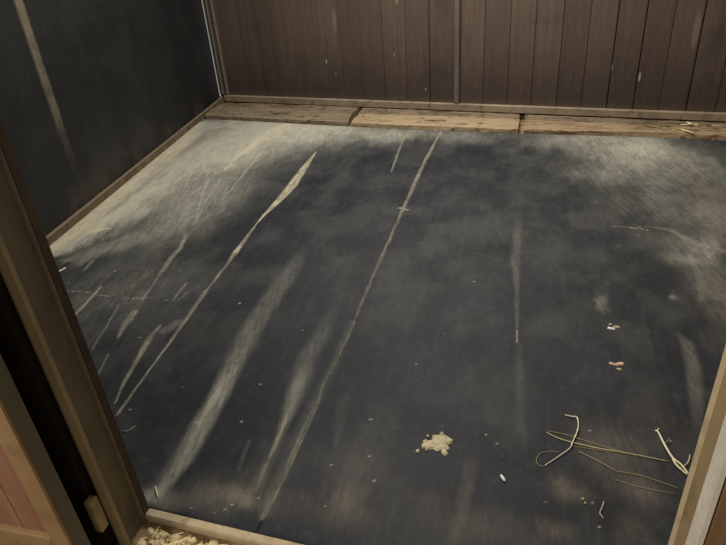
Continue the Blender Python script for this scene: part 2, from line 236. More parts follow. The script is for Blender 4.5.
STROKES, BLOBS = json.loads('''[[["P",0.62,0.4,0.3,[[-1.468,3.924,0.006],[-1.448,3.605,0.023],[-1.423,3.324,0.0331],[-1.42,3.073,0.022],[-1.429,2.847,0.008],[-1.428,2.743,0.005]]],["P",0.4,0.8,0.4,[[-1.428,2.743,0.005],[-1.409,2.54,0.012],[-1.4,2.408,0.0141],[-1.39,2.306,0.0071],[-1.379,2.091,0.005],[-1.349,1.804,0.004],[-1.335,1.58,0.0041],[-1.32,1.383,0.004],[-1.305,1.256,0.005]]],["P",0.35,1.1,0.5,[[-1.447,1.767,0.006],[-1.443,1.682,0.0132],[-1.42,1.573,0.0112],[-1.387,1.421,0.0073],[-1.349,1.303,0.0032]]],["D",0.18,1.3,0.4,[[-1.38,1.799,0.0224],[-1.406,1.737,0.0224]]],["D",0.22,0.6,0.4,[[-1.386,2.055,0.005],[-1.366,1.877,0.0051],[-1.327,1.496,0.004],[-1.311,1.264,0.0031]]],["D",0.35,1.0,0.5,[[-1.769,2.571,0.0098],[-1.723,2.425,0.0131],[-1.714,2.307,0.0132],[-1.666,2.061,0.0051],[-1.64,1.934,0.0071]]],["D",0.4,1.1,0.7,[[-1.616,1.84,0.0162],[-1.606,1.758,0.0171],[-1.58,1.661,0.007]]],["D",0.3,0.6,0.4,[[-1.967,3.389,0.0061],[-1.862,2.946,0.008],[-1.786,2.706,0.0051]]],["D",0.35,0.6,0.4,[[-2.055,3.401,0.0069],[-1.944,3.09,0.0106],[-1.821,2.782,0.0056]]],["D",0.3,0.8,0.4,[[-1.891,3.949,0.0091],[-1.826,3.399,0.0089],[-1.782,3.042,0.0061]]],["D",0.55,0.5,0.4,[[-1.911,2.01,0.0071],[-1.895,1.89,0.0071],[-1.88,1.778,0.0071]]],["D",0.5,1.1,0.5,[[-2.064,1.953,0.0002],[-1.973,1.965,0.0014],[-1.88,1.943,0.0033],[-1.8,1.945,0.0023],[-1.722,1.939,0.0028]]],["D",0.5,0.8,0.5,[[-1.717,1.932,0.0017],[-1.616,1.963,0.0022]]],["D",0.3,0.6,0.4,[[-1.725,1.881,0.0039],[-1.677,1.71,0.0041],[-1.64,1.57,0.0041]]],["D",0.3,0.6,0.4,[[-1.552,1.552,0.0038],[-1.514,1.435,0.0041]]],["D",0.3,0.6,0.4,[[-2.126,2.236,0.009],[-2.107,2.146,0.0061]]],["D",0.35,0.6,0.4,[[-1.509,2.1,0.0051],[-1.494,1.955,0.005]]],["D",0.3,0.6,0.4,[[-1.458,2.027,0.0037],[-1.475,1.949,0.0027]]],["D",0.7,0.6,0.4,[[-1.439,2.082,0.0002],[-1.434,2.083,0.0004]]],["D",0.7,0.6,0.4,[[-1.422,1.869,0.002],[-1.417,1.869,0.002]]],["D",0.7,0.6,0.4,[[-1.544,1.688,0.001],[-1.538,1.688,0.001]]],["D",0.7,0.6,0.4,[[-1.488,1.675,0.0002],[-1.483,1.676,0.0002]]],["D",0.7,0.6,0.4,[[-1.938,2.157,0.0005],[-1.932,2.158,0.0005]]],["D",0.7,0.6,0.4,[[-1.529,1.95,0.001],[-1.524,1.95,0.002]]],["D",0.7,0.6,0.4,[[-2.108,2.02,0.0003],[-2.102,2.021,0.0005]]],["P",0.75,0.5,0.3,[[-1.407,2.484,0.006],[-1.404,2.429,0.0141]]],["D",0.26,1.3,0.45,[[-1.065,2.545,0.0322,0.0],[-1.05,2.3,0.0391,0.5],[-1.049,2.017,0.0431,0.85],[-1.04,1.779,0.0403,1.0],[-1.024,1.63,0.0374,1.0],[-1.006,1.486,0.0344,0.8],[-0.992,1.371,0.0284,0.5]]],["D",0.5,1.3,0.5,[[-1.028,1.693,0.0284,0.0],[-1.015,1.565,0.0294,0.45],[-1.003,1.464,0.0294,0.9],[-0.992,1.371,0.0303,1.0],[-0.986,1.283,0.0314,1.0],[-0.978,1.193,0.0294,1.0],[-0.971,1.102,0.0252,0.9],[-0.972,1.039,0.0189,0.7],[-0.974,0.979,0.0149,0.3]]],["P",0.35,1.2,0.6,[[-1.011,1.496,0.008,0.0],[-1.004,1.379,0.0091,0.8],[-0.994,1.263,0.0071,0.6],[-0.979,1.142,0.0071,0.4]]],["D",0.18,1.3,0.5,[[-1.027,1.349,0.0102,0.0],[-1.008,1.188,0.0131,0.8],[-0.997,1.046,0.0153,1.0],[-0.981,0.963,0.0184,0.6]]],["D",0.2,1.3,0.45,[[-0.748,2.028,0.0211,0.0],[-0.742,1.811,0.0299,0.7],[-0.752,1.693,0.0331,1.0],[-0.737,1.559,0.0334,1.0],[-0.727,1.468,0.0303,1.0],[-0.72,1.379,0.0243,0.8],[-0.71,1.278,0.0131,0.6]]],["D",0.26,1.2,0.5,[[-0.74,1.634,0.015,0.0],[-0.739,1.542,0.0222,0.8],[-0.731,1.468,0.0233,1.0],[-0.72,1.379,0.0192,1.0],[-0.71,1.278,0.0111,1.0],[-0.707,1.193,0.007,1.0],[-0.704,1.106,0.006,0.7],[-0.701,1.039,0.006,0.4]]],["P",0.4,0.9,0.5,[[-0.72,1.408,0.0031,0.2],[-0.713,1.314,0.004,1.0],[-0.71,1.243,0.004,1.0],[-0.707,1.176,0.004,0.6]]],["D",0.12,1.3,0.5,[[-0.703,1.261,0.016,0.6],[-0.704,1.121,0.018,1.0],[-0.701,1.011,0.0201,0.6]]],["D",0.1,1.3,0.5,[[-0.799,1.226,0.0062],[-0.782,1.106,0.0071]]],["P",0.36,0.8,0.3,[[-0.638,4.428,0.007],[-0.652,3.898,0.01],[-0.653,3.512,0.011],[-0.651,3.197,0.009],[-0.651,2.987,0.008]]],["P",0.34,0.7,0.3,[[-0.651,2.987,0.006],[-0.647,2.468,0.006],[-0.642,2.115,0.005],[-0.634,1.828,0.004],[-0.64,1.592,0.004]]],["D",0.36,1.0,0.5,[[-0.64,1.592,0.004],[-0.638,1.423,0.006],[-0.638,1.309,0.008],[-0.638,1.205,0.009],[-0.637,1.134,0.006],[-0.637,1.052,0.006],[-0.643,0.961,0.0059]]],["D",0.1,1.3,0.3,[[-0.644,1.909,0.016],[-0.64,1.592,0.018],[-0.646,1.382,0.0199],[-0.646,1.192,0.018],[-0.642,0.981,0.0161]]],["D",0.5,0.8,0.5,[[-0.67,3.026,0.0098],[-0.62,3.003,0.0055]]],["D",0.3,0.7,0.4,[[-0.888,4.256,0.007],[-0.865,3.888,0.0081],[-0.839,3.569,0.0061]]],["D",0.13,1.3,0.5,[[-0.028,3.084,0.015,0.0],[-0.023,2.794,0.02,0.8],[-0.018,2.654,0.019],[-0.021,2.486,0.0181],[-0.005,2.284,0.0101],[0.007,1.953,0.005]]],["P",0.4,0.6,0.4,[[0.007,1.953,0.003],[0.009,1.876,0.004]]],["D",0.05,1.3,0.4,[[0.017,1.858,0.0111],[0.029,1.608,0.0131],[0.035,1.422,0.0121]]],["D",0.2,1.3,0.4,[[0.581,2.04,0.007,0.2],[0.606,1.951,0.0202,0.9],[0.601,1.836,0.0216,1.0],[0.583,1.694,0.0204,0.9],[0.565,1.583,0.0162,0.5],[0.548,1.494,0.0132,0.0]]],["D",0.15,1.2,0.4,[[0.739,2.644,0.0131],[0.745,2.467,0.0159],[0.717,2.267,0.0146]]],["B",0.35,1.2,0.4,[[-0.106,1.321,0.0201,0.0],[-0.103,1.254,0.02,0.6],[-0.105,1.169,0.0188],[-0.112,1.077,0.0156],[-0.123,0.997,0.0145]]],["D",0.07,1.4,0.5,[[-0.548,1.468,0.0203],[-0.529,1.32,0.0131],[-0.52,1.256,0.0062]]],["D",1.0,1.0,0.45,[[-2.43,2.275,0.0237],[-2.417,2.439,0.0469],[-2.385,2.618,0.0617],[-2.369,2.841,0.0725],[-2.354,3.154,0.0922],[-2.391,3.609,0.1161],[-2.482,4.289,0.1411]]],["D",0.75,1.0,0.45,[[-2.397,2.235,0.0315],[-2.332,2.412,0.0672],[-2.3,2.64,0.0979],[-2.259,3.001,0.134],[-2.299,3.516,0.1803],[-2.333,4.047,0.2491]]],["D",0.34,1.0,0.45,[[-2.297,2.204,0.0345],[-2.082,2.418,0.0911],[-1.93,2.678,0.1618],[-1.938,3.187,0.2292]]],["P",0.85,0.8,0.5,[[-2.352,2.545,0.0129],[-2.315,2.587,0.0147],[-2.262,2.605,0.0042]]],["P",0.6,1.0,0.35,[[-2.466,2.304,0.0288],[-2.457,2.533,0.0371],[-2.484,2.905,0.0482],[-2.534,3.444,0.0461],[-2.639,4.312,0.0448]]],["P",0.45,1.0,0.4,[[-2.435,2.297,0.0402],[-2.408,2.513,0.0526],[-2.357,2.674,0.0555],[-2.354,2.872,0.0531],[-2.374,3.186,0.0431]]],["B",0.55,1.3,0.5,[[-2.545,3.463,0.0459,0.3],[-2.534,3.834,0.074,0.8],[-2.54,4.262,0.1131],[-2.444,4.395,0.0578,0.6]]],["P",0.75,0.8,0.4,[[-2.466,2.36,0.05],[-2.52,2.78,0.05],[-2.574,3.2,0.05]]],["D",0.9,1.0,0.2,[[-2.446,2.36,0.09],[-2.5,2.78,0.09],[-2.554,3.2,0.09]]],["P",0.6,0.8,0.4,[[-2.574,3.2,0.05],[-2.619,3.55,0.05],[-2.664,3.9,0.05]]],["D",0.9,1.0,0.2,[[-2.554,3.2,0.09],[-2.599,3.55,0.09],[-2.644,3.9,0.09]]],["P",0.55,0.8,0.4,[[-2.664,3.9,0.05],[-2.709,4.25,0.05],[-2.754,4.6,0.05]]],["D",0.9,1.0,0.2,[[-2.644,3.9,0.09],[-2.689,4.25,0.09],[-2.734,4.6,0.09]]],["P",0.75,1.2,0.4,[[-1.928,4.621,0.0513],[-1.992,4.377,0.0673],[-2.024,4.128,0.0487,0.8],[-2.035,3.856,0.032,0.6],[-2.029,3.61,0.015,0.2]]],["P",0.8,1.2,0.4,[[-2.134,4.508,0.0148,0.3],[-1.911,4.457,0.0121],[-1.697,4.461,0.0003],[-1.487,4.464,0.0004,0.4]]],["P",0.45,0.9,0.3,[[-1.905,4.511,0.0001],[-1.697,4.514,0.0075],[-1.479,4.464,0.0084]]],["P",0.4,1.2,0.4,[[-1.985,4.153,0.0335],[-1.901,4.278,0.0148],[-1.718,4.282,0.0003]]],["D",0.22,1.6,0.6,[[0.434,2.91,0.0013],[0.526,2.908,0.0001],[0.602,2.927,0.0026],[0.689,2.903,0.0129],[0.767,2.794,0.0173],[0.874,2.708,0.0172]]],["P",0.4,1.2,0.6,[[0.507,2.895,0.0],[0.562,2.901,0.0023],[0.605,2.883,0.0036]]],["P",0.55,0.7,0.4,[[0.525,2.82,0.0],[0.544,2.822,0.0001]]],["P",0.8,0.5,0.2,[[-0.246,1.868,0.001],[-0.243,1.868,0.001]]],["P",0.8,0.5,0.2,[[-0.264,1.885,0.0],[-0.26,1.885,0.001]]],["P",0.8,0.5,0.2,[[-0.017,2.325,0.0],[-0.013,2.325,0.001]]],["P",0.8,0.5,0.2,[[-0.438,1.386,0.0],[-0.435,1.387,0.0013]]],["P",0.8,0.5,0.2,[[-0.406,1.232,0.0],[-0.403,1.233,0.0009]]],["P",0.8,0.5,0.2,[[-0.37,1.147,0.0],[-0.367,1.147,0.001]]],["P",0.8,0.5,0.2,[[-0.484,1.033,0.001],[-0.481,1.033,0.001]]],["P",0.8,0.5,0.2,[[-0.507,1.178,0.0],[-0.505,1.178,0.001]]],["P",0.8,0.5,0.2,[[-1.176,1.975,0.0002],[-1.172,1.976,0.0007]]],["P",0.8,0.5,0.2,[[-1.223,3.046,0.0003],[-1.217,3.047,0.0007]]],["P",0.8,0.5,0.2,[[-0.833,1.824,0.0002],[-0.829,1.825,0.0002]]],["P",0.8,0.5,0.2,[[-0.873,1.486,0.0],[-0.87,1.487,0.0009]]],["P",0.8,0.5,0.2,[[-0.343,1.687,0.0007],[-0.339,1.688,0.0007]]],["P",0.8,0.5,0.2,[[-0.192,2.293,0.0002],[-0.188,2.294,0.0007]]],["P",0.8,0.5,0.2,[[-1.151,1.428,0.0002],[-1.147,1.429,0.0007]]],["P",0.8,0.5,0.2,[[-1.278,1.285,0.0],[-1.275,1.286,0.0009]]],["P",0.8,0.5,0.2,[[-0.287,3.285,0.0002],[-0.281,3.286,0.0008]]],["P",0.8,0.5,0.2,[[-0.068,1.386,0.0003],[-0.065,1.387,0.0006]]],["P",0.8,0.5,0.2,[[-0.03,1.355,0.0],[-0.027,1.356,0.0009]]],["P",0.8,0.5,0.2,[[-0.012,1.31,0.0009],[-0.01,1.311,0.0013]]],["P",0.8,0.5,0.2,[[0.108,1.166,0.0009],[0.11,1.167,0.0013]]],["P",0.8,0.5,0.2,[[0.23,1.183,0.0],[0.233,1.184,0.0006]]],["P",0.8,0.5,0.2,[[0.245,1.113,0.0003],[0.248,1.114,0.0003]]],["P",0.8,0.5,0.2,[[0.05,2.135,0.0],[0.054,2.135,0.001]]],["P",0.8,0.5,0.2,[[0.214,1.965,0.0],[0.218,1.965,0.001]]],["P",0.8,0.5,0.2,[[0.363,2.35,0.0002],[0.367,2.351,0.0007]]],["P",0.8,0.5,0.2,[[-0.86,1.301,0.0002],[-0.856,1.302,0.0005]]],["P",0.8,0.5,0.2,[[-1.01,1.27,0.0],[-1.007,1.27,0.001]]],["P",0.8,0.5,0.2,[[-2.022,2.831,0.001],[-2.016,2.832,0.001]]],["P",0.8,0.5,0.2,[[-0.858,0.956,0.0],[-0.855,0.956,0.001]]],["P",0.8,0.5,0.2,[[-0.761,0.968,0.0],[-0.758,0.969,0.0009]]],["P",0.8,0.5,0.2,[[-0.748,0.988,0.0],[-0.745,0.988,0.001]]],["P",0.8,0.5,0.2,[[-0.787,0.953,0.0],[-0.784,0.953,0.001]]],["P",0.8,0.5,0.2,[[-0.682,1.022,0.0],[-0.679,1.022,0.001]]],["P",0.8,0.5,0.2,[[0.396,1.442,0.0],[0.398,1.442,0.001]]],["P",0.8,0.5,0.2,[[0.469,1.455,0.0003],[0.472,1.456,0.0006]]],["P",0.8,0.5,0.2,[[0.241,1.46,0.0],[0.244,1.46,0.0]]],["P",0.8,0.5,0.2,[[0.153,1.465,0.0003],[0.156,1.466,0.0006]]]],[["D",1.0,0.25,-2.078,4.376,0.606,0.682],["D",0.9,0.2,-1.931,4.51,0.594,0.324],["D",0.8,0.3,-2.544,4.288,0.352,0.65],["D",0.9,0.35,-2.139,3.939,0.397,0.579],["D",0.7,0.4,-1.596,4.411,0.566,0.333],["D",0.42,0.4,-0.976,4.348,0.452,0.218],["D",0.25,0.5,-1.959,3.027,0.324,0.676],["D",0.22,0.5,-0.412,4.337,0.493,0.163],["D",0.28,0.5,0.213,4.199,0.386,0.213],["D",0.65,0.5,0.699,4.017,0.385,0.423],["D",0.7,0.3,0.723,4.114,0.181,0.179],["D",0.45,0.4,0.543,4.294,0.378,0.173],["D",0.28,0.6,0.494,3.719,0.337,0.342],["D",0.28,0.6,0.982,3.683,0.237,0.391],["D",0.18,0.6,0.705,3.255,0.294,0.352],["D",0.4,0.5,0.934,3.087,0.129,0.268],["B",0.5,0.5,0.958,3.174,0.131,0.514],["D",0.4,0.5,0.8,2.748,0.169,0.163],["D",0.25,0.6,0.798,2.392,0.091,0.373],["B",0.35,0.5,0.78,2.275,0.11,0.385],["D",0.3,0.5,0.73,2.597,0.123,0.056],["D",0.35,0.5,0.333,2.197,0.023,0.068],["D",0.4,0.5,0.618,2.283,0.022,0.031],["D",0.03,0.6,0.358,2.647,0.599,0.961],["D",0.02,0.6,-0.275,2.971,0.463,0.784],["D",0.03,0.6,-0.766,2.317,0.549,0.559],["D",0.2,0.6,-1.799,1.998,0.342,0.372],["B",0.55,0.5,-0.789,1.029,0.111,0.067],["B",0.6,0.5,-0.733,1.012,0.046,0.038],["B",0.35,0.5,-0.587,1.033,0.113,0.065],["B",0.5,0.5,-0.428,1.047,0.083,0.09],["B",0.4,0.5,-0.904,0.971,0.088,0.038],["B",0.2,0.5,-0.418,1.175,0.117,0.109],["B",0.3,0.5,0.336,1.395,0.153,0.161],["B",0.7,0.5,0.163,1.228,0.059,0.046],["B",0.6,0.5,0.121,1.082,0.051,0.042],["B",0.5,0.5,0.372,1.248,0.077,0.063],["B",0.45,0.5,0.332,1.119,0.058,0.068],["B",0.3,0.5,-0.057,1.056,0.128,0.073],["B",0.2,0.5,-0.198,1.109,0.081,0.067],["B",0.2,0.5,0.226,1.415,0.072,0.105],["B",0.2,0.5,0.449,1.519,0.087,0.133],["D",0.26,0.55,-0.781,1.013,0.13,0.066],["D",0.4,0.55,-0.734,1.015,0.034,0.029],["D",0.4,0.55,-0.998,0.963,0.042,0.044],["D",0.15,0.55,-0.432,1.064,0.061,0.066],["D",0.3,0.55,-0.948,0.963,0.065,0.044],["D",0.12,0.55,0.322,1.392,0.112,0.101],["D",0.15,0.55,0.163,1.228,0.043,0.035],["D",0.15,0.55,0.373,1.255,0.062,0.049]]]''')
STROKES = [(a, b, c, d, [(*p, 1.)[:4] for p in pp]) for a, b, c, d, pp in STROKES]
RNG = np.random.default_rng(7); LAT = RNG.random((256, 256))
def vnoise(x, y):
    xi = np.floor(x).astype(int); yi = np.floor(y).astype(int); fx = x-xi; fy = y-yi
    fx = fx*fx*(3-2*fx); fy = fy*fy*(3-2*fy); a = xi & 255; b = yi & 255; a1 = (a+1) & 255; b1 = (b+1) & 255
    return (LAT[a, b]*(1-fx)+LAT[a1, b]*fx)*(1-fy)+(LAT[a, b1]*(1-fx)+LAT[a1, b1]*fx)*fy
def fbm(x, y, o=4):
    s = 0; a = .5; t = 0
    for i in range(o): s = s+a*vnoise(x*2**i+17*i, y*2**i+5*i); t += a; a *= .55
    return s/t
def stain(x, y):
    """dust, brown dirt and pale scrape marks lying on the mats (metres, stall floor coordinates)"""
    L = {'D': np.zeros_like(x), 'B': np.zeros_like(x), 'P': np.zeros_like(x)}
    nb = fbm(x*7, y*5, 5); ns = fbm(x*150+y*40, y*11, 4); nf = fbm(x*60, y*60, 3); nbig = fbm(x*5+9, y*5, 4)
    wx = x+(fbm(x*11+40, y*5, 4)-.5)*.13; wy = y+(fbm(x*11, y*5+70, 4)-.5)*.30
    ex = x+(fbm(x*28+11, y*14, 3)-.5)*.005
    brk = np.clip((.35*nb+.4*ns+.25*nf-.34)/.3, 0, 1); brs = np.clip((.25*nbig+.5*ns+.25*nf-.34)/.28, 0, 1)
    sx = x+(fbm(x*16+40, y*16, 3)-.5)*.05; sy = y+(fbm(x*16, y*16+70, 3)-.5)*.05
    for ly, s, brkw, cx, cy, rx, ry in BLOBS:
        ux, uy = (sx, sy) if min(rx, ry) < .16 else (wx, wy)
        q = np.sqrt(((ux-cx)/rx)**2+((uy-cy)/ry)**2)
        m = np.exp(-(q*1.25)**2)*1.12*s*(1-brkw+brkw*1.5*brk)
        L[ly] = 1-(1-L[ly])*(1-np.clip(m, 0, 1))
    for ly, s, soft, brkw, pts in STROKES:
        best = np.zeros_like(x); big = max(p[2] for p in pts) > .06
        px, py = (wx, wy) if big else (ex, y)
        for (x0, y0, r0, w0), (x1, y1, r1, w1) in zip(pts[:-1], pts[1:]):
            pad = max(r0, r1)*2.6+.02
            sel = (px > min(x0, x1)-pad) & (px < max(x0, x1)+pad) & (py > min(y0, y1)-pad) & (py < max(y0, y1)+pad)
            if not sel.any(): continue
            ax = px[sel]-x0; ay = py[sel]-y0; dx = x1-x0; dy = y1-y0; L2 = dx*dx+dy*dy+1e-9
            t = np.clip((ax*dx+ay*dy)/L2, 0, 1); r = np.maximum(r0+(r1-r0)*t, .0022)
            d = np.hypot(ax-t*dx, ay-t*dy)/r
            m = np.clip((1+soft*.5-d)/max(soft, .12), 0, 1); m = m*m*(3-2*m)
            m = m*(w0+(w1-w0)*t)
            if big: m = np.exp(-(d*.95)**2)
            best[sel] = np.maximum(best[sel], m)
        L[ly] = 1-(1-L[ly])*(1-np.clip(best*s*(1-brkw+brkw*1.7*brs), 0, 1))
    L['D'] = 1-(1-L['D'])*(1-.05*np.clip((nb-.42)/.25, 0, 1))
    return L['D'], L['B'], L['P']

SEAM_L = [(-1.46, 3.945), (-1.441, 3.587), (-1.412, 3.276), (-1.416, 3.029), (-1.425, 2.821), (-1.408, 2.575), (-1.39, 2.306), (-1.379, 2.091), (-1.349, 1.804), (-1.335, 1.58), (-1.32, 1.383), (-1.305, 1.226)]
SEAM_M = [(-0.64, 4.44), (-0.652, 3.898), (-0.651, 2.987), (-0.647, 2.468), (-0.642, 2.115), (-0.634, 1.828), (-0.64, 1.592), (-0.638, 1.309), (-0.637, 1.149), (-0.643, 0.961)]
FARY = [(-3.0, 4.775), (-2.648, 4.733), (-1.385, 4.544), (-.649, 4.452), (-.059, 4.392), (.739, 4.343), (1.25, 4.272), (1.8, 4.22)]
def interp(tab, y):
    t = sorted(tab); return np.interp(y, [a for a, b in t], [b for a, b in t])
xl = lambda y: -2.495-(y-2.355)*.12871
seam = lambda S: (lambda y: interp([(b, a) for a, b in S], y))
sl, sm_ = seam(SEAM_L), seam(SEAM_M)
sl2 = lambda y: np.where(y > 3.9, sl(y)-(y-3.9)*.09, sl(y))
xr = lambda y: y*0+1.70-(y-.9)*.02
def make_mat(label, fl, fr_, ncol, gap):
    ys = [0.]; h = .0048
    while ys[-1] < 1: ys.append(ys[-1]+h/3.6); h = .0048+.0085*ys[-1]
    ys = np.array(ys); ys /= ys[-1]; ts = np.linspace(0, 1, ncol)
    T, Sg = np.meshgrid(ts, ys)
    near = .93; far0 = 4.5
    X = np.zeros_like(T); Y = near+(far0-near)*Sg
    for _ in range(4):
        a = fl(Y)+gap; b = fr_(Y)-gap; X = a+(b-a)*T; near = np.maximum(.931-.045*(X+.978), .8765)
        Y = near+(interp(FARY, X)-.004-near)*Sg
    Z = np.zeros_like(X)
    for i, dz in ((0, -.0015), (1, -.0004)):
        Z[i, :] = np.minimum(Z[i, :], dz); Z[-1-i, :] = np.minimum(Z[-1-i, :], dz)
        Z[:, i] = np.minimum(Z[:, i], dz); Z[:, -1-i] = np.minimum(Z[:, -1-i], dz)
    Z += (fbm(X*1.3, Y*1.3, 3)-.5)*.003-.0015
    Z = np.minimum(Z, 0)
    R, K = X.shape
    co = np.stack([X, Y, Z], -1).reshape(-1, 3)
    idx = np.arange(R*K).reshape(R, K)
    q = np.stack([idx[:-1, :-1], idx[:-1, 1:], idx[1:, 1:], idx[1:, :-1]], -1).reshape(-1, 4)
    ring = np.concatenate([idx[0, :], idx[1:, -1], idx[-1, -2::-1], idx[-2:0:-1, 0]])
    lowv = co[ring].copy(); lowv[:, 2] = -.025; base = len(co); nr = len(ring)
    lo = base+np.arange(nr)
    q2 = np.stack([ring, lo, np.roll(lo, -1), np.roll(ring, -1)], -1)
    co = np.concatenate([co, lowv]); q = np.concatenate([q, q2])
    me = bpy.data.meshes.new('rubber_mat')
    me.vertices.add(len(co)); me.vertices.foreach_set('co', co.ravel())
    me.loops.add(q.size); me.loops.foreach_set('vertex_index', q.ravel().astype(np.int32))
    me.polygons.add(len(q)); me.polygons.foreach_set('loop_start', (np.arange(len(q))*4).astype(np.int32))
    me.update(calc_edges=True)
    bott = bmesh.new(); bott.from_mesh(me); bott.verts.ensure_lookup_table()
    bott.faces.new([bott.verts[int(i)] for i in lo[::-1]]); bott.to_mesh(me); bott.free()
    me.polygons.foreach_set('use_smooth', [True]*len(me.polygons))
    d, b, p = stain(co[:, 0], co[:, 1])
    at = me.attributes.new('stain', 'FLOAT_COLOR', 'POINT')
    at.data.foreach_set('color', np.stack([d, b, p, np.ones_like(d)], -1).ravel().astype(np.float32))
    me.materials.append(RUBBER)
    o = bpy.data.objects.new('rubber_mat', me); C.objects.link(o)
    return tag(o, label, 'mat', 'rubber mats on the stall floor')
make_mat('black rubber floor mat along the dark left wall, dusty at its edge', xl, sl2, 260, .0006)
make_mat('narrow black rubber floor mat between the two pale seams, with broad scuffs', sl2, sm_, 170, .0006)
make_mat('wide black rubber floor mat right of the long straight seam, with hay stems on it', sm_, xr, 400, .0006)

# ------------------------------------------------------------------ walls
wo = Vector((-2.729, 5.208, 0)); wd = Vector((1.303+2.729, 4.590-5.208, 0)).normalized(); wn = Vector((wd.y, -wd.x, 0))   # wn faces the room
wfr = Matrix(((wd.x, -wn.x, 0, wo.x), (wd.y, -wn.y, 0, wo.y), (0, 0, 1, 0), (0, 0, 0, 1)))   # local: x along wall, -y into room, z up
def W(u, out, z): return wo+wd*u+wn*out+Vector((0, 0, z))

edges = [-.12, .01, .205, .395, .59, .785, .98, 1.175, 1.372, 1.566, 1.757, 1.957, 2.182, 2.392, 2.582, 2.763, 2.951, 3.13, 3.308, 3.486, 3.656, 3.831, 4.01, 4.19, 4.37, 4.56]
b = MB(); br = []
for i, (a, c) in enumerate(zip(edges[:-1], edges[1:])):
    g = GAPS.get(i, .0007); g2 = GAPS.get(i+1, .0007); out = random.uniform(-.0025, .0025)
    n0 = len(b.v); z0, z1, bv = .05, 2.4, .003
    prof = [(a+g, .03), (a+g, out-bv+0), (a+g+bv, out-.0), (c-g2-bv, out), (c-g2, out-bv), (c-g2, .03)]
    prof = [(p, (-(q) if j in (1, 2, 3, 4) else q)) for j, (p, q) in enumerate(prof)]
    b.extrude([(p, q) for p, q in prof], (0, 0, z0), (0, 0, z1), (1, 0, 0), (0, 1, 0))
    # sweep runs along z: profile axes are local x and local y
    br += [random.random()]*(len(b.v)-n0)
n0 = len(b.v); b.box(-.12, 4.56, .028, .06, .0, 2.4); br += [1.]*(len(b.v)-n0)
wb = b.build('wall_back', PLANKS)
wb.matrix_world = wfr
a_ = wb.data.attributes.new('board', 'FLOAT_VECTOR', 'POINT')
a_.data.foreach_set('vector', np.array([[q, 0, 0] for q in br], dtype=np.float32).ravel())
struct(wb)

l0 = Vector((-2.495, 2.355, 0)); ld = Vector((-.12765571, .99181854, 0)); ln = Vector((ld.y, -ld.x, 0))   # ln faces the room
lfr = Matrix(((ld.x, -ln.x, 0, l0.x), (ld.y, -ln.y, 0, l0.y), (0, 0, 1, 0), (0, 0, 0, 1)))
b = MB(); b.box(-1.65, .431, .02, .06, -.025, 2.4); b.box(.4335, 2.96, .02, .06, -.025, 2.4)
wl = b.build('wall_left', LEFTW); wl.matrix_world = lfr; struct(wl)
b = MB()
y = .70
while y < 4.5:
    b.box(1.72, 1.76, y+.0015, min(y+.1885, 4.52), -.025, 2.4, bev=.003); y += .19
struct(b.build('wall_right', FRONT_WOOD))
b = MB(); x = .335
while x < 1.9:
    b.box(x+.0015, min(x+.1685, 1.9), .757, .80, -.025, 2.4, bev=.003); x += .17
struct(b.build('wall_front_right', FRONT_WOOD))
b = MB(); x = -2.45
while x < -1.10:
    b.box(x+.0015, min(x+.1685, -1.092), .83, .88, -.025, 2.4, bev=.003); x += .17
struct(b.build('wall_front_left', DARK_IN))  # boards behind the door coloured dark as shade

# steel kick angle along the left wall
def LW(s, out, z): return l0+ld*s+ln*out+Vector((0, 0, z))
s0, s1 = -1.35, 2.83
def sw(P, b, n_=26):
    for i in range(n_):
        sa = s0+(s1-s0)*i/n_; sb = s0+(s1-s0)*(i+1)/n_; p, q = P(sa), P(sb); n = len(p)
        b.add([LW(sa, o, z) for o, z in p]+[LW(sb, o, z) for o, z in q], [(k, (k+1) % n, n+(k+1) % n, n+k) for k in range(n)]+([tuple(range(n-1, -1, -1))] if i == 0 else [])+([tuple(range(n, 2*n))] if i == n_-1 else []))
g = lambda s: .062*max(0, (s-2.38)/.45)
h = lambda s: .045+.62*g(s)
b = MB(); sw(lambda s: [(g(s)-.018, -.022), (g(s), -.022), (g(s), h(s)-.010), (g(s)-.002, h(s)-.0065), (g(s)-.018, h(s)-.0065)], b)
bb = struct(b.build('baseboard_left', KICK))
b = MB(); sw(lambda s: [(g(s)-.018, h(s)-.006), (g(s)+.001, h(s)-.006), (g(s)+.003, h(s)-.003), (g(s)+.001, h(s)), (g(s)-.018, h(s))], b)
b.build('top_lip', KICK_LIP, bb)['label'] = 'top lip painted paler as if lit'

# corner channel, bottom rail, upright on the back wall
t = thing('corner_channel', 'upright grey steel channel in the corner of black wall and plank wall', 'metal trim', tuple(W(-.05, 0, .095)))
b = MB(); b.box(-.110, -.012, -.016, -.003, .095, 2.4, wfr, .002); b.build('channel_web', CORNER, t)
b = MB(); b.box(-.080, -.070, -.026, -.003, .095, 2.4, wfr, .003); b.build('channel_flange', CORNER_LIP, t)
b = MB(); b.box(-.030, -.018, -.028, -.003, .095, 2.4, wfr, .003); b.build('channel_flange', CORNER_LIP, t)
t = thing('bottom_rail', 'long dusty steel rail under the vertical planks of the back wall', 'metal trim', tuple(W(2, 0, .03)))
b = MB(); b.extrude([(-.002, .034), (.026, .034), (.030, .038), (.030, .084), (.026, .089), (-.002, .089)], W(-.060, 0, 0), W(4.5, 0, 0), wn)
b.build('rail_body', RAIL, t)
t = thing('wall_upright', 'grey steel upright dividing the plank back wall in two', 'metal trim', tuple(W(2.182, 0, .09)))
b = MB(); b.box(2.166, 2.204, -.030, -.003, .089, 2.4, wfr, .003); b.build('upright_web', UPRIGHT, t)
b = MB(); b.box(2.2045, 2.214, -.010, -.003, .089, 2.4, wfr, .002); b.build('upright_shade_strip', STEEL_DK, t)  # dark strip standing in for the shadow right of the upright

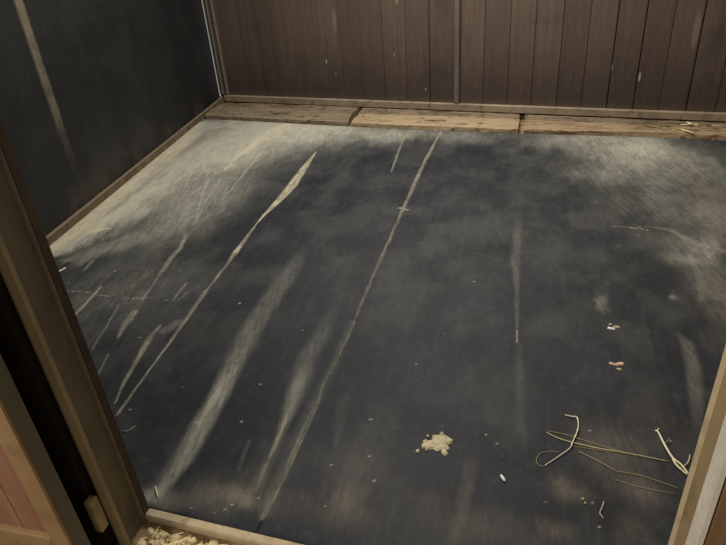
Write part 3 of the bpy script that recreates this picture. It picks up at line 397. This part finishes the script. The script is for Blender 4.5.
# ------------------------------------------------------------------ sill boards between mats and back wall
def bumpy_board(name, label, front, back, z, mat, seed, chip=.006, ends=(0, 0)):
    """front/back: lists of (x,y); irregular worn board as one closed mesh"""
    rr = random.Random(seed); n = 90; m = 9
    def lerp(path, t):
        P = [Vector((*p, 0)) for p in path]; L = [0]
        for a, c in zip(P[:-1], P[1:]): L.append(L[-1]+(c-a).length)
        d = t*L[-1]
        for i in range(len(P)-1):
            if d <= L[i+1]+1e-9: return P[i].lerp(P[i+1], (d-L[i])/(L[i+1]-L[i]))
        return P[-1]
    top = []; off = np.cumsum(np.random.default_rng(seed).normal(0, 1, n+1)); off = (off-np.linspace(off[0], off[-1], n+1)); off /= max(1e-6, np.abs(off).max())
    vs = []; fs = []
    for i in range(n+1):
        t = i/n; a = lerp(front, t); c = lerp(back, t)
        wob = chip*off[i]
        for j in range(m+1):
            s = j/m; p = a.lerp(c, s)
            zz = z+(vnoise(np.array(t*40+seed*3.), np.array(s*4.))-.5)*.006-(.010 if j == 0 else .002 if j == 1 else 0)-(.006 if j == m else 0)
            if j <= 1: p = p+(c-a).normalized()*(abs(wob)*(1 if j == 0 else .6))
            vs.append(Vector((p.x, p.y, float(zz))))
        vs.append(Vector((c.x, c.y, -.022))); vs.append(Vector((a.x, a.y, -.022)))
    K = m+3
    for i in range(n):
        for k in range(K): fs.append((i*K+k, i*K+(k+1) % K, (i+1)*K+(k+1) % K, (i+1)*K+k))
    fs += [tuple(range(K-1, -1, -1)), tuple(range(n*K, n*K+K))]
    b = MB(); b.add(vs, fs); mid = lerp(front, .5)
    return tag(b.build(name, mat, None, (mid.x, mid.y, -.022)), label, 'wooden board', 'boards along the foot of the back wall')
def bl_(x, o): # point on back line (wall face) at world x, o metres into room
    u = (x-wo.x)/wd.x; p = wo+wd*u+wn*o; return (p.x, p.y)
fy = lambda x: float(interp(FARY, x))
bumpy_board('sill_board', 'weathered grey sill board at the left end, against the corner', [(-2.775, fy(-2.775)), (-2.2, fy(-2.2)), (-1.40, fy(-1.40))], [(-2.815, 5.015), bl_(-2.2, .165), bl_(-1.41, .165)], .036, SILL_GREY, 3)
bumpy_board('sill_board', 'worn pale sill board in the middle, split end at its left', [(-1.375, fy(-1.375)), (-.7, fy(-.7)), (-.075, fy(-.075))], [(-1.36, 4.795), (-.7, 4.725), (-.07, 4.64)], .034, SILL_LIGHT, 5, .014)
bumpy_board('sill_board', 'worn brownish sill board running out of frame at the right', [(-.035, fy(-.035)), (.7, fy(.7)), (1.69, fy(1.69))], [(-.03, 4.63), (.7, 4.51), (1.69, 4.37)], .034, SILL_BROWN, 8, .02)
bumpy_board('sill_board', 'dirty grey board behind the pale middle board under the rail', [(-1.385, 4.80), (-.7, 4.73), (-.075, 4.645)], [bl_(-1.385, .006), bl_(-.7, .006), bl_(-.075, .006)], .028, SILL_BACK, 11, .008)
bumpy_board('sill_board', 'dirty board behind the brownish right board under the rail', [(-.035, 4.635), (.7, 4.515), (1.69, 4.375)], [bl_(-.035, .006), bl_(.7, .006), bl_(1.69, .006)], .026, SILL_BACK, 13, .010)
bumpy_board('sill_board', 'narrow crusted board behind the grey left board, close to the rail', [(-2.80, 5.02), bl_(-2.2, .160), bl_(-1.41, .160)], [(-2.82, 5.18), bl_(-2.2, .006), bl_(-1.41, .006)], .030, SILL_BACK, 17, .012)

# ------------------------------------------------------------------ doorway: left post, sliding door, right post, threshold
PB = -.025
t = thing('door_post', 'grey brown steel post at the left side of the doorway', 'door post', (-1.0, .865, PB))
b = MB(); b.extrude([(-1.04, .903), (-.981, .903), (-.978, .906), (-.978, .927), (-.981, .93), (-1.04, .93)], (0, 0, PB), (0, 0, 2.3), (1, 0, 0), (0, 1, 0)); b.build('post_flange', STEEL_DK, t)['label'] = 'dark brown inner flange'
b = MB(); b.extrude([(-1.03, .893), (-.984, .893), (-.979, .895), (-.9765, .8985), (-.979, .902), (-.984, .904), (-1.03, .904)], (0, 0, PB), (0, 0, 2.3), (1, 0, 0), (0, 1, 0)); b.build('post_bead', POST_LINE, t)['label'] = 'thin bead with a painted highlight'
b = MB(); b.extrude([(-1.02, .829), (-.989, .829), (-.987, .831), (-.987, .893), (-1.02, .893)], (0, 0, PB), (0, 0, 2.3), (1, 0, 0), (0, 1, 0)); b.build('post_face', POST_FACE, t)
b = MB(); cx, cy, r = -.986, .8125, .0105
b.extrude([(-.995, .829), (-.980, .829)]+[(cx+r*math.cos(q), cy+r*math.sin(q)) for q in [math.radians(40-i*18) for i in range(10)]], (0, 0, PB), (0, 0, 2.3), (1, 0, 0), (0, 1, 0)); b.build('post_edge', POST_EDGE, t)['label'] = 'rounded tan front edge'
b = MB(); b.box(-1.09, -1.0205, .80, .93, PB, 2.3); b.build('post_back', DARK_IN, t)['label'] = 'back of the post, painted dark as shade in the gap'
b = MB(); b.box(-1.012, -.990, .772, .800, .095, .205, bev=.004); b.box(-1.0202, -1.0, .782, .81, .1, .185, bev=.003); b.build('door_guide', BRIGHT, t)['label'] = 'small pale guide bracket low in the gap'

t = thing('sliding_door', 'open sliding door of reddish boards in a tan frame beside the left post', 'door', (-1.5, .70, -.02))
b = MB(); b.box(-1.012, -.982, .681, .724, -.018, 2.25, bev=.003); b.build('door_stile', DOOR_STILE, t)['label'] = 'grey green edge of the door'
b = MB(); b.box(-1.034, -.980, .674, .6815, -.018, 2.25, bev=.0025); b.build('frame_lip', DOOR_EDGE, t)['label'] = 'tan front edge of the frame'
b = MB(); x = -1.034-.089
b.box(-1.1215, -1.0325, .688, .715, .19, 2.25, bev=.002)
while x > -2.1: b.box(x-.1885+.001, x-.0005, .688, .715, .19, 2.25, bev=.002); x -= .19
b.build('door_boards', DOOR_WOOD, t)
b = MB(); b.box(-2.15, -1.0345, .674, .72, .06, .191, bev=.004); b.build('bottom_rail', DOOR_EDGE, t)
b = MB(); b.box(-2.15, -1.0345, .682, .716, -.018, .059); b.build('bottom_panel', DOOR_WOOD, t)

t = thing('door_post', 'tan steel post at the right side of the doorway with a whitish strip', 'door post', (.34, .83, PB))
b = MB(); b.extrude([(.40, .853), (.330, .853), (.324, .857), (.322, .865), (.324, .873), (.40, .873)], (0, 0, PB), (0, 0, 2.3), (1, 0, 0), (0, 1, 0)); b.build('post_lip', RP_LIP, t)['label'] = 'inner lip painted pale as if lit'
b = MB(); b.extrude([(.40, .80), (.326, .80), (.326, .853), (.40, .853)], (0, 0, PB), (0, 0, 2.3), (1, 0, 0), (0, 1, 0)); b.build('post_face', RP_FACE, t)
b = MB(); b.extrude([(.333, .7985), (.3245, .7985), (.322, .795), (.322, .763), (.3245, .757), (.333, .757)], (0, 0, PB), (0, 0, 2.3), (1, 0, 0), (0, 1, 0)); b.build('edge_strip', RP_WHITE, t)['label'] = 'whitish strip'

b = MB(); b.extrude([(.902, -.022), (.9285, -.022), (.9285, -.001), (.925, .002), (.906, .001), (.902, -.003)], (-.977, 0, 0), (.32, -.0585, 0), (0, 1, 0))
tag(b.build('threshold_angle', THRESH, None, (-.33, .9, -.022)), 'tan threshold angle along the near edge of the mats', 'threshold')

# ------------------------------------------------------------------ hay and litter
def smooth(pts, k=5):
    P = [Vector(p) for p in pts]; out = []
    for i in range(len(P)-1):
        a = P[max(i-1, 0)]; p, q = P[i], P[i+1]; d = P[min(i+2, len(P)-1)]
        for j in range(k):
            s = j/k; out.append(.5*((2*p)+(q-a)*s+(2*a-5*p+4*q-d)*s*s+(3*p-a-3*q+d)*s**3))
    return out+[P[-1]]
def stem(name, label, pts, r, mat, z=None, cat='hay', group=None, k=4, nodes=(), taper=.6):
    pts = [(p[0], p[1], p[2] if len(p) > 2 else r+.0006) for p in pts]
    s = smooth(pts, k); n = len(s)
    rad = [r*(taper+(1-taper)*math.sin(math.pi*min(1, .15+i/n*.85))) for i in range(n)]
    for q in nodes: rad[int(q*(n-1))] = r*1.55
    b = MB(); b.tube(s, rad, 7)
    return tag(b.build(name, mat, None, pts[0]), label, cat, group)
stem('hay_straw', 'kinked pale hay stem standing out left in the hay on the mat', [(.170, 1.511, .003), (.188, 1.5065, .004), (.2055, 1.503, .006), (.2085, 1.471, .007), (.204, 1.44, .006), (.196, 1.415, .006), (.188, 1.391, .006), (.181, 1.37, .005), (.152, 1.337, .003), (.109, 1.291, .002)], .0019, STRAW_PALE, nodes=(.25, .42, .55, .72))
stem('hay_straw', 'thin dull hay blade curled into a loop at the left end of the hay', [(.109, 1.2885), (.094, 1.288), (.085, 1.300), (.087, 1.318), (.096, 1.335), (.118, 1.347), (.150, 1.352)], .0009, STRAW_OLD, nodes=(.5,))
stem('hay_straw', 'longest hay stem, running right to the doorway post', [(.115, 1.424), (.145, 1.408), (.188, 1.3965), (.266, 1.386), (.327, 1.383), (.39, 1.3775), (.449, 1.371)], .0014, STRAW)
stem('hay_straw', 'hay stem lying just above the longest stem, crossing under the kinked one', [(.118, 1.431), (.160, 1.428), (.189, 1.421), (.235, 1.408), (.300, 1.392), (.327, 1.3868)], .0010, STRAW_OLD)
stem('hay_straw', 'short hay stem close beneath the middle of the longest stem', [(.193, 1.382), (.245, 1.381), (.3, 1.377)], .0008, STRAW_OLD)
stem('hay_straw', 'thick dull hay stem bent downward to the right of the kinked stem', [(.206, 1.363), (.255, 1.337), (.302, 1.3075)], .0014, STRAW_OLD)
stem('hay_straw', 'fine hay stem trailing from the bent stem towards the right post', [(.3055, 1.3065), (.366, 1.304), (.464, 1.276)], .0010, STRAW_OLD)
stem('hay_straw', 'faint lowest hay stem below the others', [(.300, 1.276), (.361, 1.262), (.451, 1.256)], .0007, STRAW_OLD)
tf = thing('hay_sprig', 'bright forked hay sprig beside the right doorway post', 'hay', (.45, 1.41, .003))
def kid(name, pts, r, mat, par):
    s = smooth([(p[0], p[1], p[2]) for p in pts], 4); b = MB(); b.tube(s, [r*(.65+.35*math.sin(math.pi*i/len(s))) for i in range(len(s))], 7); return b.build(name, mat, par)
kid('stalk', [(.431, 1.488, .004), (.438, 1.480, .006), (.446, 1.435, .008), (.461, 1.383, .007), (.480, 1.362, .006), (.494, 1.331, .004)], .0033, STRAW_PALE, tf)
kid('side_shoot', [(.460, 1.384, .007), (.467, 1.358, .006), (.490, 1.328, .004)], .0030, STRAW_PALE, tf)
kid('side_shoot', [(.480, 1.352, .004), (.495, 1.366, .005), (.505, 1.383, .007), (.510, 1.402, .008)], .0016, STRAW, tf)
kid('side_shoot', [(.447, 1.435, .008), (.458, 1.446, .009), (.466, 1.459, .010)], .0010, STRAW_OLD, tf)
kid('side_shoot', [(.434, 1.483, .006), (.440, 1.492, .007), (.441, 1.496, .007)], .0018, STRAW_PALE, tf)

def flake(b, x, y, z, r, seed, n=11, h=.003, sq=.7, rot=0):
    rr = random.Random(seed); ring = []
    for i in range(n):
        q = 2*math.pi*i/n; rad = r*rr.uniform(.6, 1.1)
        dx, dy = rad*math.cos(q), rad*math.sin(q)*sq
        ring.append((x+dx*math.cos(rot)-dy*math.sin(rot), y+dx*math.sin(rot)+dy*math.cos(rot)))
    vs = [(px, py, z) for px, py in ring]+[(x+(px-x)*.72, y+(py-y)*.72, z+h*rr.uniform(.6, 1.3)) for px, py in ring]+[(x, y, z+h*1.2)]
    fs = [(i, (i+1) % n, n+(i+1) % n, n+i) for i in range(n)]+[(n+i, n+(i+1) % n, 2*n) for i in range(n)]+[tuple(range(n-1, -1, -1))]
    b.add(vs, fs)
t = thing('bedding_clump', 'pale crumbled patch of dried bedding on the mat, centre front', 'dried bedding', (-.21, 1.318, 0))
b = MB(); flake(b, -.205, 1.320, 0, .046, 5, 17, .005, .82, .3); b.build('main_lump', CLUMP, t)
for q, (x, y, r) in enumerate([(-.238, 1.303, .018), (-.246, 1.322, .010), (-.184, 1.290, .016), (-.243, 1.345, .007), (-.263, 1.280, .010), (-.250, 1.296, .007), (-.238, 1.288, .006), (-.172, 1.338, .014), (-.201, 1.362, .010)]):
    b = MB(); flake(b, x, y, .0, r, 40+q, 9, .004, .8, q); b.build('crumb', CLUMP, t)
b = MB(); b.tube([(-.0125, 1.231, .0035), (-.010, 1.2255, .004), (-.003, 1.2155, .004), (.0, 1.211, .0035)], [.0022, .0042, .0042, .002], 8)
tag(b.build('white_pellet', WHITE, None, (-.006, 1.221, 0)), 'small bright white pellet alone on the mat, left below the hay', 'pellet')
def wood_shaving(label, parts, loc, cat='wood shaving'):
    t = thing('wood_shaving', label, cat, loc)
    for q, (x, y, r, sq, rot, m) in enumerate(parts):
        b = MB(); flake(b, x, y, .0, r, q*7+int(1000*abs(x)), 8, .004, sq, rot); b.build('curl', m, t)
    return t
wood_shaving('pale wood shaving, the farther of two on the right mat', [(.352, 2.014, .018, .45, -.3, WHITE), (.372, 2.026, .018, .4, .2, CLUMP), (.353, 2.04, .009, .6, 0, CLUMP)], (.359, 2.02, 0))
wood_shaving('pinkish wood shaving, the nearer of two on the right mat', [(.340, 1.797, .022, .32, -.2, PINKW), (.362, 1.800, .018, .5, .3, PINKW), (.357, 1.772, .012, .4, 0, CLUMP)], (.352, 1.79, 0))
wood_shaving('tiny whitish shavings on the mat under the brown smudge below the hay', [(.209, 1.192, .007, .6, .9, CLUMP), (.214, 1.180, .0045, .7, 0, CLUMP)], (.211, 1.186, 0))
stem('straw_bit', 'small grey curled bit on the mat below the hay', [(.262, 1.193), (.256, 1.172), (.249, 1.152), (.257, 1.137)], .0018, CLUMP, cat='straw bit')
stem('straw_bit', 'short bright straw bit poking past the left post near the wall', [(-2.23, 2.085), (-2.215, 2.145)], .004, STRAW_PALE, cat='straw bit', taper=.9)
stem('straw_bit', 'bent straw bit on the mat at the foot of the left post', [(-1.000, .998, .004), (-.984, .98, .006), (-.972, .966, .004)], .0018, STRAW_PALE, cat='straw bit')
stem('straw_bit', 'thin curved straw bit on the mat beside the left post, halfway up', [(-1.238, 1.185), (-1.226, 1.186), (-1.214, 1.198), (-1.209, 1.214)], .0013, CLUMP, cat='straw bit')
stem('straw_bit', 'bright straw bit on the sill boards near the right end, pointing to the rail', [(1.060, 4.535, .038), (1.077, 4.472, .044), (1.112, 4.461, .041)], .006, STRAW_PALE, cat='straw bit')
stem('straw_bit', 'flat straw bit crossing the bright one on the sill boards', [(1.002, 4.46, .042), (1.062, 4.452, .050), (1.131, 4.484, .042)], .004, STRAW, cat='straw bit')
stem('straw_bit', 'straw bit lying across the front edge of the right sill board', [(.995, 4.36, .039), (1.025, 4.325, .041), (1.055, 4.305, .036)], .005, STRAW, cat='straw bit')
for q, (p, m) in enumerate([([(1.116, 4.405), (1.198, 4.40), (1.269, 4.42)], STRAW_OLD), ([(.891, 4.44), (.94, 4.46), (.996, 4.455)], STRAW_OLD), ([(1.124, 4.35), (1.17, 4.36), (1.223, 4.345)], STRAW_OLD), ([(.81, 4.446), (.84, 4.43), (.88, 4.402)], STRAW_OLD), ([(.936, 4.358), (.98, 4.375), (1.013, 4.372)], STRAW), ([(1.20, 4.47), (1.23, 4.455), (1.27, 4.46)], STRAW)]):
    stem('straw_scrap', 'thin dull straw scrap scattered on the right end of the sill boards', [(x, y, .038+.002*(k_ == 1)) for k_, (x, y) in enumerate(p)], .0032, m, cat='straw bit', group='straw scraps on the right sill board')
# chaff outside the threshold
rr = random.Random(21)
b = MB()
for i in range(900):
    x = rr.uniform(-.96, -.3) if i % 3 else rr.uniform(-.96, .3); y = .886-.045*(x+.978)-abs(rr.gauss(0, .06)); 
    if y < .55: continue
    flake(b, x, y, -.0245, rr.choice((.003, .005, .007, .012, .018))*rr.uniform(.7, 1.2), i, 7, .002+rr.random()*.003, rr.uniform(.18, .8), rr.uniform(0, 3))
ch = b.build('loose_chaff', CHAFF); tag(ch, 'loose pale chaff strewn along the outside of the threshold', 'chaff'); ch['kind'] = 'stuff'
proto = None
for i in range(46):
    x = rr.uniform(-.95, -.35); y = .882-.045*(x+.978)-abs(rr.gauss(0, .045)); a = rr.gauss(.25, .7); L = rr.uniform(.018, .05)
    if y < .6: continue
    if proto is None or i % 6 == 0:
        m = [STRAW, STRAW_PALE, STRAW_OLD][(i//6) % 3]
        b = MB(); b.tube([(-L/2, 0, 0), (-.1*L, .001, .0015), (L/2, -.001, 0)], [.0014, .002, .0012], 6, .7); proto = b.build('straw_scrap', m); o = proto
    else: o = proto.copy(); C.objects.link(o)
    o.location = (x, y, -.013+rr.uniform(-.003, .004)); o.rotation_euler = (0, rr.uniform(-.15, .15), a)
    tag(o, 'short straw scrap lying in the chaff outside the threshold', 'straw bit', 'straw scraps outside the threshold')

# ------------------------------------------------------------------ light
w = bpy.data.worlds.new('barn'); SC.world = w; w.use_nodes = True
bg = w.node_tree.nodes['Background']; bg.inputs[0].default_value = (*WORLD_COL, 1); bg.inputs[1].default_value = WORLD
def area(name, loc, tgt, size, power, col):
    l = bpy.data.lights.new(name, 'AREA'); l.shape = 'RECTANGLE'; l.size, l.size_y = size; l.energy = power; l.color = col
    o = bpy.data.objects.new(name, l); C.objects.link(o); o.location = loc
    o.rotation_euler = (Vector(tgt)-Vector(loc)).to_track_quat('-Z', 'Y').to_euler(); return o
for a in LAMPS: area(*a)

# ------------------------------------------------------------------ camera
cam = bpy.data.cameras.new('camera'); co = bpy.data.objects.new('camera', cam); C.objects.link(co)
cam.sensor_width = 36; cam.lens = 600/726*36; cam.clip_start = .02
R_ = Matrix(((0.965754, -0.064919, 0.251208), (0.249003, 0.504016, -0.827022), (-0.072923, 0.861251, 0.50292)))
co.matrix_world = Matrix.Translation((0, 0, 1.4)) @ R_.to_4x4()
SC.camera = co
SC.view_settings.view_transform = 'Standard'; SC.view_settings.look = 'None'; SC.view_settings.gamma = 1
SC.view_settings.use_curve_mapping = False; SC.view_settings.exposure = EXPO
